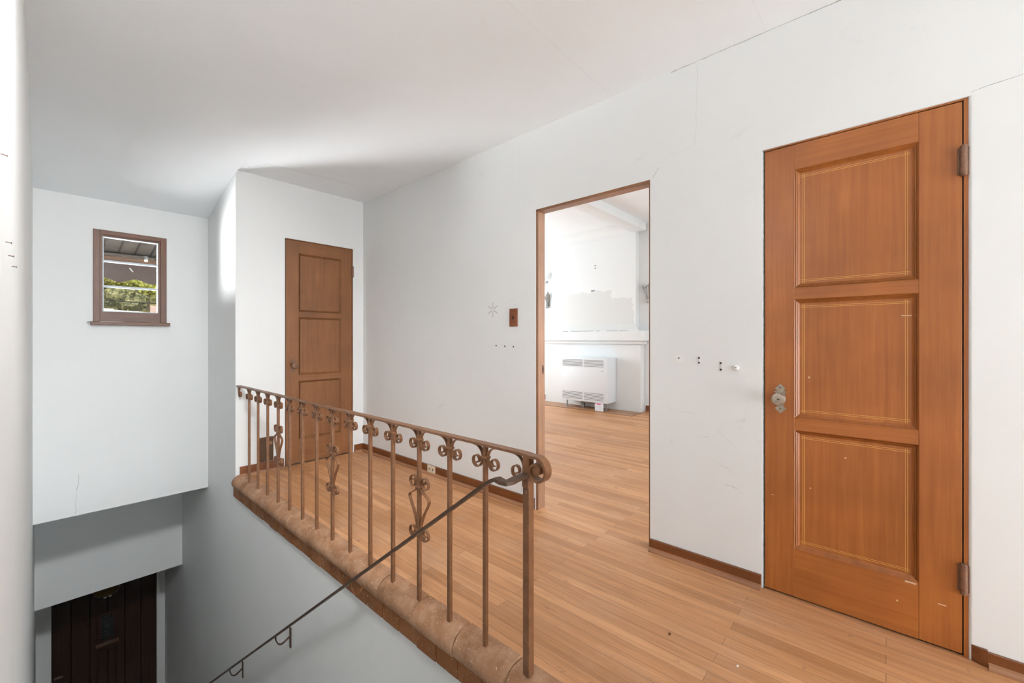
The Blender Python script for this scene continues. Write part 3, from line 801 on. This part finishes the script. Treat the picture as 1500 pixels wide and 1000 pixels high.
# nails in the left wall
for (y, z, l_, lb) in ((1.18, 1.484, .03, 'topmost black nail in the left wall at the picture edge'), (1.338, 1.351, .022, 'second nail down in the left wall'), (1.441, 1.337, .016, 'third nail down in the left wall'), (1.595, 1.331, .022, 'lowest nail in the left wall')):
    mb = MB().tube([(-.002, 0, 0), (.0075, .002, -.001)], .0011, 8); mb.lathe([(.0022, .0072), (.0022, .0085), (.0005, .0087)], (0, .002, -.001), 'x', 8)
    t_ = mb.build('nail', M['irond']); t_.location = (XL, y, z); tag(t_, lb, 'nail', 'nails in the left wall')
# dust crumbs on the floor
for (x, y, m_, sz, lb) in ((1.63, .63, 'mortar', .007, 'tiny dark crumb on the floor between the newel post and the closet door'), (1.63, .39, 'patch', .005, 'tiny white crumb on the floor in front of the closet door')):
    mb = MB().sphere((0, 0, sz * .55), sz, (1, .8, .6), 1)
    t_ = mb.build('crumb', M[m_]); t_.location = (x, y, 0); tag(t_, lb, 'crumb')

# hairline cracks, children of the surface they run over
def crack(parent, pts, nrm, w, mat, jit=.004, seed=1):
    r = random.Random(seed); P = [Vector(p) for p in pts]; out = []
    for a, c in zip(P[:-1], P[1:]):
        n = max(2, int((c - a).length / .03))
        for k in range(n): out.append(a.lerp(c, k / n) + Vector([r.uniform(-jit, jit) * (0 if abs(nrm[j]) > .5 else 1) for j in range(3)]))
    out.append(P[-1]); nv = Vector(nrm)
    mb = MB(); b = mb.b
    for p, q in zip(out[:-1], out[1:]):
        t = (q - p).normalized(); s_ = t.cross(nv) * (w * r.uniform(.25, 1) / 2)
        A = [p - s_, q - s_, q + s_, p + s_]
        mb.loft([v + nv * .0004 for v in A], [v - nv * .001 for v in A])
    return mb.build('plaster_crack', mat, parent)
nx = (-1, 0, 0)
crack(wr, [(XB, .716, 2.55), (XB, .722, 2.30), (XB, .729, 2.144)], nx, .0035, M['crackw'], .003, 2)
crack(wr, [(XB, .98, 2.10), (XB, .82, 2.135), (XB, .729, 2.144), (XB, .60, 2.16)], nx, .0018, M['crackw'], .003, 3)
crack(wr, [(XB, .955, 2.035), (XB, .918, 2.084)], nx, .0016, M['crack'], .002, 4)
crack(wr, [(XB, 1.785, 2.05), (XB, 1.857, 2.128)], nx, .0012, M['crackw'], .002, 5)
crack(wr, [(XB, 1.92, 2.54), (XB, 1.913, 2.21)], nx, .0012, M['crackw'], .003, 6)
crack(wr, [(XB, -.225, 2.04), (XB, -.27, 2.05), (XB, -.36, 2.056)], nx, .0020, M['crack'], .002, 7)
crack(wr, [(XB, .85, 2.569), (XB, .40, 2.570), (XB, .10, 2.5705)], nx, .0035, M['crack'], .001, 8)
crack(wr, [(XB, 3.4, 1.47), (XB, 3.0, 1.50), (XB, 2.75, 1.505)], nx, .0010, M['crackw'], .004, 18)
crack(wr, [(XB, 2.78, 1.005), (XB, 2.45, .985), (XB, 2.2, .98)], nx, .0016, M['crackw'], .004, 19)
for i_, (y0, z0, y1, z1) in enumerate(((.80, .78, .74, .77), (.72, .66, .66, .665), (.66, .555, .60, .53), (.60, .535, .54, .50), (.85, .62, .84, .60), (.585, .44, .535, .435), (.62, .70, .55, .64), (.87, .80, .85, .76), (2.05, 1.42, 1.9, 1.45))):
    crack(wr, [(XB, y0, z0), (XB, y1, z1)], nx, .0016, M['crack' if i_ == 5 else 'residue'], .004, 30 + i_)
nzv = (0, 0, -1)
crack(ce, [(1.291, 1.19, H), (1.75, 1.20, H), (2.215, 1.195, H)], nzv, .0012, M['crackw'], .003, 9)
crack(ce, [(2.215, .417, H), (1.9, .42, H), (1.6, .43, H)], nzv, .0014, M['crackw'], .004, 10)
crack(ce, [(1.13, 3.93, H), (1.22, 3.72, H), (1.40, 3.70, H), (1.9, 3.66, H)], nzv, .0012, M['crack'], .003, 11)
wwin = bpy.data.objects['wall_window']
crack(wwin, [(.18, YW, -.27), (.185, YW, -.14), (.20, YW, .05)], (0, -1, 0), .0025, M['crack'], .003, 13)

# ------------------------------------------------------------------ living room furnishings
fp = thing('fireplace', 'white plaster fireplace surround with a deep mantel shelf beyond the doorway', 'fireplace', (6.42, 3.82, 0))
def F(x0, x1, y0, y1, z0, z1, bev, name, mat=None, lab=None):
    return MB().box(x0 - 6.42, x1 - 6.42, y0 - 3.82, y1 - 3.82, z0, z1, bev).build(name, mat or M['white'], fp)
F(6.27, 6.415, 2.88, 4.76, 0, 1.075, .006, 'surround')
F(6.20, 6.415, 2.78, 4.88, 1.130, 1.290, .008, 'mantel_shelf')
F(6.235, 6.415, 2.83, 4.82, 1.075, 1.130, .012, 'mantel_moulding')
mb = MB(); A = [(6.215, 4.62), (6.215, 2.93), (6.30, 2.99), (6.30, 4.50)]
mb.loft([(x - 6.42, y - 3.82, 1.289) for x, y in [(6.222, 4.72), (6.222, 2.90), (6.31, 2.90), (6.31, 4.72)]], [(x - 6.42, y - 3.82, 1.405) for x, y in [(6.296, 4.42), (6.296, 2.98), (6.31, 2.98), (6.31, 4.42)]])
mb.build('sloped_base', plaster('bare_plaster', (.775, .778, .765), .3), fp)
for (ya, yb_) in ((4.33, 4.22), (4.16, 3.7), (3.45, 3.25), (3.22, 3.08), (3.65, 3.58)):
    MB().box(6.2195 - 6.42, 6.223 - 6.42, yb_ - 3.82, ya - 3.82, 1.289, 1.2955).build('mantel_gap', M['hole'], fp)
he = struct(MB().box(5.88, 6.272, 2.85, 4.86, -.002, .004).build('trim_4', wood('hearth_wood', (.36, .18, .095), (.50, .28, .155), 'y', .5, .1)), 'flush reddish hearth strip in front of the white fireplace', 'hearth')
mb = MB(); mb.box(5.872, 5.882, 2.84, 4.86, -.001, .0045).box(5.872, 6.272, 2.84, 2.85, -.001, .0045); mb.build('border', M['base'], he)

# heater
ht = thing('gas_heater', 'white box wall heater with slotted grilles standing before the fireplace', 'heater', (6.265, 3.743, 0))
xf, xb_, ya, yb_ = 5.965 - 6.265, -.001, 3.30 - 3.743, 4.186 - 3.743
MB().box(xf, xb_, ya, yb_, .125, .858, .008).build('cabinet', M['enamel'], ht, True)
for (a, c) in ((4.155, 3.755), (3.725, 3.365)):
    for (z0, z1, tp) in ((.695, .815, 'upper'), (.150, .275, 'lower')):
        y0, y1 = c - 3.743, a - 3.743
        g_ = MB().box(xf - .0012, xf + .004, y0, y1, z0, z1).build('grille', M['slot'], ht)
        s = MB(); n_ = 6
        for k in range(n_):
            zc = z0 + (k + .5) * (z1 - z0) / n_
            s.loft([(xf - .004, y0, zc - .008), (xf - .001, y0, zc - .010), (xf - .001, y0, zc + .002), (xf - .004, y0, zc + .004)], [(xf - .004, y1, zc - .008), (xf - .001, y1, zc - .010), (xf - .001, y1, zc + .002), (xf - .004, y1, zc + .004)])
        s.box(xf - .004, xf, y0 - .004, y0, z0, z1).box(xf - .004, xf, y1, y1 + .004, z0, z1)
        s.build('slats', M['enamel'], g_)
# small grey maker's mark: short illegible strokes
s = MB()
for k in range(4): s.box(xf - .0008, xf + .002, 3.412 - k * .0125 - 3.743 - .008, 3.412 - k * .0125 - 3.743, .640 - (.0 if k % 2 else .004), .652)
s.build('badge', M['greyprint'], ht)
MB().box(xf + .03, xf + .05, yb_ - .11, yb_ - .09, 0.004, .13).build('leg', M['greymetal'], ht)
MB().box(xf + .03, xf + .05, ya + .03, ya + .05, .004, .13).build('leg', M['greymetal'], ht)
MB().box(xf + .16, xf + .20, yb_ - .36, yb_ - .30, .004, .13).build('leg', M['greymetal'], ht)
MB().box(xf + .16, xf + .19, yb_ - .30, ya + .12, .085, .10).build('gas_pipe', M['greymetal'], ht)
# paper tag
pt = thing('paper_tag', 'white paper tag with magenta print hanging under the white heater', 'paper tag', (5.957, 3.44, .066))
MB().box(-.0015, .0015, -.075, .075, -.062, .062).build('sheet', M['paper'], pt)
s = MB().box(-.0022, -.001, .052, .064, .040, .062)
for k, (a, w) in enumerate(((.030, .014), (.012, .016), (-.008, .018), (-.028, .012))): s.box(-.0022, -.001, a - w / 2, a + w / 2, .034 + .004 * (k % 2), .058)
s.build('heading_print', M['pink'], pt)
s = MB()
for k in range(7): s.box(-.002, -.001, -.06 + (k % 3) * .01, .06 - (k % 2) * .02, .020 - k * .011, .0225 - k * .011)
s.build('text_print', M['greyprint'], pt)

# sconces
def sconce(name, label, y, z):
    root = thing(name, label, 'sconce', (LX, y, z), 0, 'pewter wall sconces over the fireplace')
    def leaf(tip, lean, w):
        m_ = MB(); b = m_.b; rows = []
        for k in range(7):
            t = k / 6; wd = w * (.35 + 1.1 * t - 1.05 * t * t) if t < .95 else .004
            cx_ = lean * t * t; zz = -.11 + (tip + .11) * t; xx = -.045 - .05 * t * t
            rows.append([(xx + .018, cx_ - wd, zz), (xx, cx_, zz), (xx + .018, cx_ + wd, zz)])
        for side in (0,):
            V = [[b.verts.new(p) for p in r] for r in rows]; W = [[b.verts.new((p[0] + .006, p[1], p[2])) for p in r] for r in rows]
            for i in range(6):
                for j in range(2):
                    b.faces.new((V[i][j], V[i][j + 1], V[i + 1][j + 1], V[i + 1][j])); b.faces.new((W[i][j], W[i + 1][j], W[i + 1][j + 1], W[i][j + 1]))
                b.faces.new((V[i][0], V[i + 1][0], W[i + 1][0], W[i][0])); b.faces.new((V[i][2], W[i][2], W[i + 1][2], V[i + 1][2]))
            b.faces.new((*V[0], *W[0][::-1])); b.faces.new((*V[6][::-1], *W[6]))
        return m_
    leaf(.15, -.05, .05).build('leaf', M['pewter'], root, True)
    leaf(.11, .085, .045).build('leaf', M['pewter'], root, True)
    leaf(.10, -.01, .030).build('leaf', M['pewter'], root, True)
    MB().box(-.012, -.001, -.045, .045, -.13, .10, .005).build('back_plate', M['pewter'], root)
    MB().lathe([(.012, -.175), (.03, -.165), (.035, -.14), (.028, -.115), (.035, -.10), (.02, -.09)], (-.045, 0, 0), 'z', 14).build('cup', M['pewter'], root, True)
    MB().box(-.05, -.008, -.012, .012, -.15, -.12, .004).build('arm', M['pewter'], root)
    return root
sconce('wall_sconce', 'grey leaf-shaped wall sconce left of the bare plaster patch', 4.805, 1.91)
sconce('wall_sconce', 'grey leaf-shaped wall sconce half hidden by the right door jamb', 2.815, 1.91)
gl = thing('globe_lamp', 'small white globe wall lamp under the arched niche', 'wall lamp', (LX, 4.84, 2.25))
MB().lathe([(.02, .01), (.045, .03), (.058, .07), (.05, .115), (.025, .14), (.002, .145)], (-.09, 0, 0), 'z', 18).build('glass_globe', M['milk'], gl, True)
MB().tube(smooth_path([(-.002, 0, -.01), (-.05, 0, -.03), (-.09, 0, -.015), (-.09, 0, .012)], 4), .006, 8).lathe([(.028, -.001), (.028, -.012), (.01, -.016)], (0, 0, -.01), 'x', 14).build('arm', M['pewter'], gl, True)
ph = MB().lathe([(.013, -.02), (.014, -.015), (.013, 0)][::-1], (0, 0, 0), 'x', 10); ph.box(-.014, 0, -.045, .012, -.009, .009, .003)
t_ = ph.build('picture_hook', M['greymetal']); t_.location = (6.30, 3.77, 1.985); tag(t_, 'small grey hook at the top edge of the bare plaster patch', 'hook')
for dz, lb in ((.022, 'upper of two tiny grey anchors high on the white chimney breast'), (-.022, 'lower of two tiny grey anchors high on the white chimney breast')):
    t_ = MB().lathe([(.012, .001), (.012, -.006), (.002, -.008)], (0, 0, 0), 'x', 10).build('wall_anchor', M['greymetal']); t_.location = (6.30, 3.712, 2.39 + dz); tag(t_, lb, 'anchor')

# hanging entry lamp at the foot of the stairs
el = thing('pendant_lamp', 'small dim brass pendant lamp hanging before the dark front door', 'lamp', (.49, 6.62, -1.443))
MB().tube([(0, 0, 0), (0, 0, -.20)], .006, 8).lathe([(.05, 0), (.05, -.015), (.01, -.03)], (0, 0, 0), 'z', 18).build('rod', M['irond'], el, True)
MB().lathe([(.015, -.19), (.09, -.22), (.115, -.255), (.10, -.285), (.06, -.305), (.01, -.31)], (0, 0, 0), 'z', 22).build('lamp_bowl', simple('dark_brass', (.16, .10, .04), .4, .6), el, True)
M['tip'] = simple('cream_tip', (.80, .72, .50), .4)
for dx in (-.018, .022): MB().sphere((dx, -.03, -.318), .014).build('candle_tip', M['tip'], el, True)

# ------------------------------------------------------------------ outside the window
pr = thing('porch_roof', 'weathered boarded porch eave seen through the upper window pane', 'porch roof', (.8, 6.0, 2.3))
def pz(y): return 2.50 - .172 * (y - 5.05)
x = -1.4; i = 0
while x < 3.2:
    m_ = MB(); w_ = .128
    for (xa, xb2, dz, mm) in ((x, x + w_, 0, 'soffit'),):
        A = [(xa - .8, 5.06 - 6, pz(5.06) - 2.3), (xb2 - .8, 5.06 - 6, pz(5.06) - 2.3), (xb2 - .8, 6.95 - 6, pz(6.95) - 2.3), (xa - .8, 6.95 - 6, pz(6.95) - 2.3)]
        m_.loft(A, [(a, b_, c + .02) for a, b_, c in A])
    m_.build('eave_board', M['soffit'], pr)
    if i % 1 == 0:
        m_ = MB(); A = [(x + w_ - .8, 5.06 - 6, pz(5.06) - 2.31), (x + w_ + .016 - .8, 5.06 - 6, pz(5.06) - 2.31), (x + w_ + .016 - .8, 6.95 - 6, pz(6.95) - 2.31), (x + w_ - .8, 6.95 - 6, pz(6.95) - 2.31)]
        m_.loft(A, [(a, b_, c + .03) for a, b_, c in A]); m_.build('batten', M['soffitd'], pr)
    x += w_ + .016; i += 1
MB().box(-2.2, 2.4, .86, 1.0, -.205, -.135, .004).build('beam', M['beam'], pr)
MB().box(-2.2, 2.4, .82, .86, -.16, -.125, .004).build('ledger', M['soffit'], pr)
aw = MB(); pts = []; n_ = 200; x0_, x1_ = -1.4, 3.2
for k in range(n_ + 1):
    xx = x0_ + (x1_ - x0_) * k / n_; ph_ = ((xx + .06) / .30) % 1.0
    zz = 1.885 - (.030 * math.sin(PI * ph_ / .58) if ph_ < .58 else 0) + (.018 * math.sin(PI * (ph_ - .58) / .42) if ph_ >= .58 else 0)
    pts.append((xx, zz))
low = [(xx, 7.02 + .004 * math.sin(xx * 21), zz) for xx, zz in pts]; up = [(xx, 7.02, 2.125) for xx, zz in pts]
b = aw.b; v0 = [b.verts.new(p) for p in low]; v1 = [b.verts.new(p) for p in up]; v2 = [b.verts.new((p[0], p[1] + .006, p[2])) for p in low]; v3 = [b.verts.new((p[0], p[1] + .006, p[2])) for p in up]
for k in range(n_):
    b.faces.new((v0[k], v0[k + 1], v1[k + 1], v1[k])); b.faces.new((v2[k], v3[k], v3[k + 1], v2[k + 1])); b.faces.new((v0[k], v2[k], v2[k + 1], v0[k + 1])); b.faces.new((v1[k], v1[k + 1], v3[k + 1], v3[k]))
awo = thing('awning_valance', 'brown scalloped canvas valance hanging under the porch beam', 'awning', (0, 0, 0))
aw.build('canvas', M['canvas'], awo)
for xx in (.715, .975, .45, 1.25):
    MB().loft([(xx, 7.012, 2.04), (xx + .015, 7.012, 2.04), (xx + .045, 7.012, 1.995), (xx + .03, 7.012, 1.995)], [(xx, 7.02, 2.04), (xx + .015, 7.02, 2.04), (xx + .045, 7.02, 1.995), (xx + .03, 7.02, 1.995)]).build('tie', M['paper'], awo)
pb = thing('porch_light', 'small lit bulb under the porch beam outside the window', 'lamp', (.855, 6.84, 2.14))
MB().sphere((0, 0, -.012), .018, (1, 1, .7)).build('bulb', M['bulb'], pb, True)
MB().lathe([(.02, 0), (.03, .01), (.03, .04)], (0, 0, 0), 'z', 14).build('socket', M['greymetal'], pb, True)

# hillside
def gz(x, y): return -4 + max(0, y - 10) * .235 + .4 * math.sin(x * .5 + y * .3)
mb = MB(); b = mb.b; gx = [-30 + 2.5 * i for i in range(33)]; gy = [10 + 2.5 * i for i in range(25)]
G = [[b.verts.new((xx, yy, gz(xx, yy))) for xx in gx] for yy in gy]
for i in range(len(gy) - 1):
    for j in range(len(gx) - 1): b.faces.new((G[i][j], G[i][j + 1], G[i + 1][j + 1], G[i + 1][j]))
struct(mb.build('floor_hillside', M['hill'], None, True), 'overgrown hillside seen through the small window', 'hillside')
def tree(label, x, y, rad, hgt, mat, seed, group='trees on the hillside beyond the window'):
    r = random.Random(seed); zb = gz(x, y)
    root = thing('tree', label, 'tree', (x, y, zb), 0, group)
    MB().tube([(0, 0, -.3), (.05 * rad, 0, hgt * .4), (0, .05, hgt * .75)], .09 * rad, 8, .04 * rad).build('trunk', M['bark'], root, True)
    cr_ = MB()
    for k in range(11):
        a = r.uniform(0, 2 * PI); q = r.uniform(0, .62) * rad
        c = (q * math.cos(a), q * math.sin(a), hgt * .62 + r.uniform(-.42, .42) * rad)
        cr_.sphere(c, rad * r.uniform(.34, .52), (1, 1, .85), 2)
    for v in cr_.b.verts: v.co += Vector((r.uniform(-1, 1), r.uniform(-1, 1), r.uniform(-1, 1))) * rad * .07
    for k in range(1300):
        u_ = r.uniform(-1, 1); a = r.uniform(0, 2 * PI); s_ = math.sqrt(1 - u_ * u_); q = rad * r.uniform(.72, 1.08)
        c = Vector((q * s_ * math.cos(a), q * s_ * math.sin(a), hgt * .62 + q * u_ * .85)); d = rad * .055
        vs = [cr_.b.verts.new(c + Vector((r.uniform(-d, d), r.uniform(-d, d), r.uniform(-d, d)))) for _ in range(3)]
        cr_.b.faces.new(vs)
    cr_.build('crown', mat, root, True)
KIND = ['olive bushy tree', 'bright yellow-green tree', 'grey-green tree', 'dark leafy tree']
rt = random.Random(11); cnt = 0
rows = [(30, 1.15, 2.6, None), (34.2, 1.3, 3.0, None), (39, 1.5, 3.4, None), (44.5, 1.8, 3.9, None), (51, 2.2, 4.6, None)]
place = {0: 'in the nearest row above the roofs', 1: 'in the second row up the hillside', 2: 'in the third row up the hillside', 3: 'high on the hillside', 4: 'on the hilltop row'}
for ri, (yy, rad, hg, _) in enumerate(rows):
    x = yy * .045 - rad * (1.0 if ri % 2 else 2.1)
    j = 0
    while x < yy * .20:
        kd = [3, 0, 2, 0][(j + ri) % 4] if ri < 2 else [1, 2, 1, 0][(j + ri) % 4]
        rr = rad * rt.uniform(.85, 1.12)
        ordn = ['leftmost', 'second from left', 'third from left', 'fourth from left', 'fifth from left', 'sixth from left'][min(j, 5)]
        tree('%s %s, %s' % (KIND[kd], place[ri], ordn), x, yy + rt.uniform(-.2, .2), rr, hg * rt.uniform(.9, 1.1), LEAF[kd], 100 + cnt)
        x += rr * 2.25; cnt += 1; j += 1
def house(label, x, y, w, d, zr, h, mat, rz):
    zb = gz(x, y) - .5
    root = thing('house', label, 'house', (x, y, zb), rz, 'houses below the hillside trees')
    H_ = zr - zb
    MB().box(-w / 2, w / 2, -d / 2, d / 2, 0, H_ - h).build('walls', M['stucco'], root)
    MB().loft([(-w / 2 - .15, -d / 2 - .15, H_ - h), (-w / 2 - .15, d / 2 + .15, H_ - h), (-w / 2 - .15, 0, H_)], [(w / 2 + .15, -d / 2 - .15, H_ - h), (w / 2 + .15, d / 2 + .15, H_ - h), (w / 2 + .15, 0, H_)]).build('roof', mat, root)
    for k in (-1, 1): MB().box(k * w * .25 - .25, k * w * .25 + .25, -d / 2 - .02, -d / 2 + .02, H_ - h - .9, H_ - h - .25).build('window_glass', M['slot'], root)
house('pale-roofed house at the lower left of the window view', .20, 18, 2.3, 2.6, 2.12, .7, M['roofw'], .12)
house('small pale-roofed house in the middle of the window view', 2.50, 25, .9, 1.4, 2.42, .5, M['roofw'], .5)
house('pinkish-roofed house at the lower right of the window view', 4.15, 19, 3.0, 2.6, 2.34, .9, M['roofr'], -.12)
ca = MB().tube([(-4 + k * .7, 15, 2.245 + .0035 * (k - 8) ** 2 - .012 * k) for k in range(19)], .013, 6)
tag(ca.build('power_cable', M['cable']), 'thin black cable crossing the trees in the window view', 'cable')

# ------------------------------------------------------------------ light
def area(name, loc_, target, sx, sy, power, col=(1, 1, 1), spread=180):
    l = bpy.data.lights.new(name, 'AREA'); l.shape = 'RECTANGLE'; l.size = sx; l.size_y = sy; l.energy = power; l.color = col
    l.spread = math.radians(spread)
    o = bpy.data.objects.new(name, l); COL.objects.link(o); o.location = loc_
    o.rotation_euler = (Vector(target) - Vector(loc_)).to_track_quat('-Z', 'Y').to_euler(); return o
COOL = (.865, .95, 1)
area('hall_rear_fill_light', (1.1, -6.44, 1.35), (1.1, 4, 1.6), 2.1, 2.3, 45, COOL)  # added soft fill in front of the closed rear wall, evens out the hall
area('hall_ceiling_fill_light', (1.1, -3.2, .10), (1.1, .6, 2.6), 1.8, 3.0, 140, COOL)  # added upward fill behind the camera, brightens the hall ceiling
area('stair_ceiling_spot', (.22, .60, 2.48), (-.25, 4.9, -1.0), .30, .34, 19.5, (.95, .98, 1), 92)
area('hall_right_fill_light', (.55, .50, 2.48), (1.95, 3.0, .1), .45, .45, 5, (.97, .985, 1), 80)  # added fill, lifts the far end of the right wall and its floor
area('living_left_window_light', (4.7, 6.12, 1.5), (4.4, 0, 2.0), 2.4, 1.6, 68, COOL)
area('living_right_window_light', (4.2, -1.42, 1.5), (4.4, 6, 2.0), 2.6, 1.6, 56, COOL)
# sunlit porch deck outside throws light up through the small window
area('ground_bounce_light', (-2.2, 9.0, .1), (.9, 4.0, 1.9), 3.4, 2.4, 105, (.96, .98, 1), 34)
area('porch_bounce_light', (-.60, 6.7, .66), (.95, 3.6, 2.2), 1.6, 1.4, 48, (.96, .98, 1), 95)
sun = bpy.data.lights.new('sun', 'SUN'); sun.energy = 4.5; sun.angle = .01; sun.color = (1, .95, .86)
so = bpy.data.objects.new('sun', sun); COL.objects.link(so); so.rotation_euler = Vector((.25, .75, -.62)).to_track_quat('-Z', 'Y').to_euler()
w = bpy.data.worlds.new('World'); S.world = w; w.use_nodes = True
bg = w.node_tree.nodes['Background']; sky = w.node_tree.nodes.new('ShaderNodeTexSky'); sky.sky_type = 'HOSEK_WILKIE'
sky.sun_direction = Vector((-.25, -.75, .62)).normalized(); sky.turbidity = 3
w.node_tree.links.new(sky.outputs[0], bg.inputs[0]); bg.inputs[1].default_value = .9

# ------------------------------------------------------------------ camera
cam = bpy.data.cameras.new('camera'); co = bpy.data.objects.new('camera', cam); COL.objects.link(co)
co.location = (0, 0, 1.152); co.rotation_euler = (PI / 2, 0, -math.radians(90 - 41.747))
cam.sensor_width = 36; cam.lens = 36 * 614 / 1500; cam.shift_y = -.002; cam.clip_start = .01; cam.clip_end = 300
S.camera = co
S.view_settings.view_transform = 'Standard'; S.view_settings.look = 'None'; S.view_settings.gamma = 1; S.view_settings.exposure = .36
S.view_settings.use_curve_mapping = False
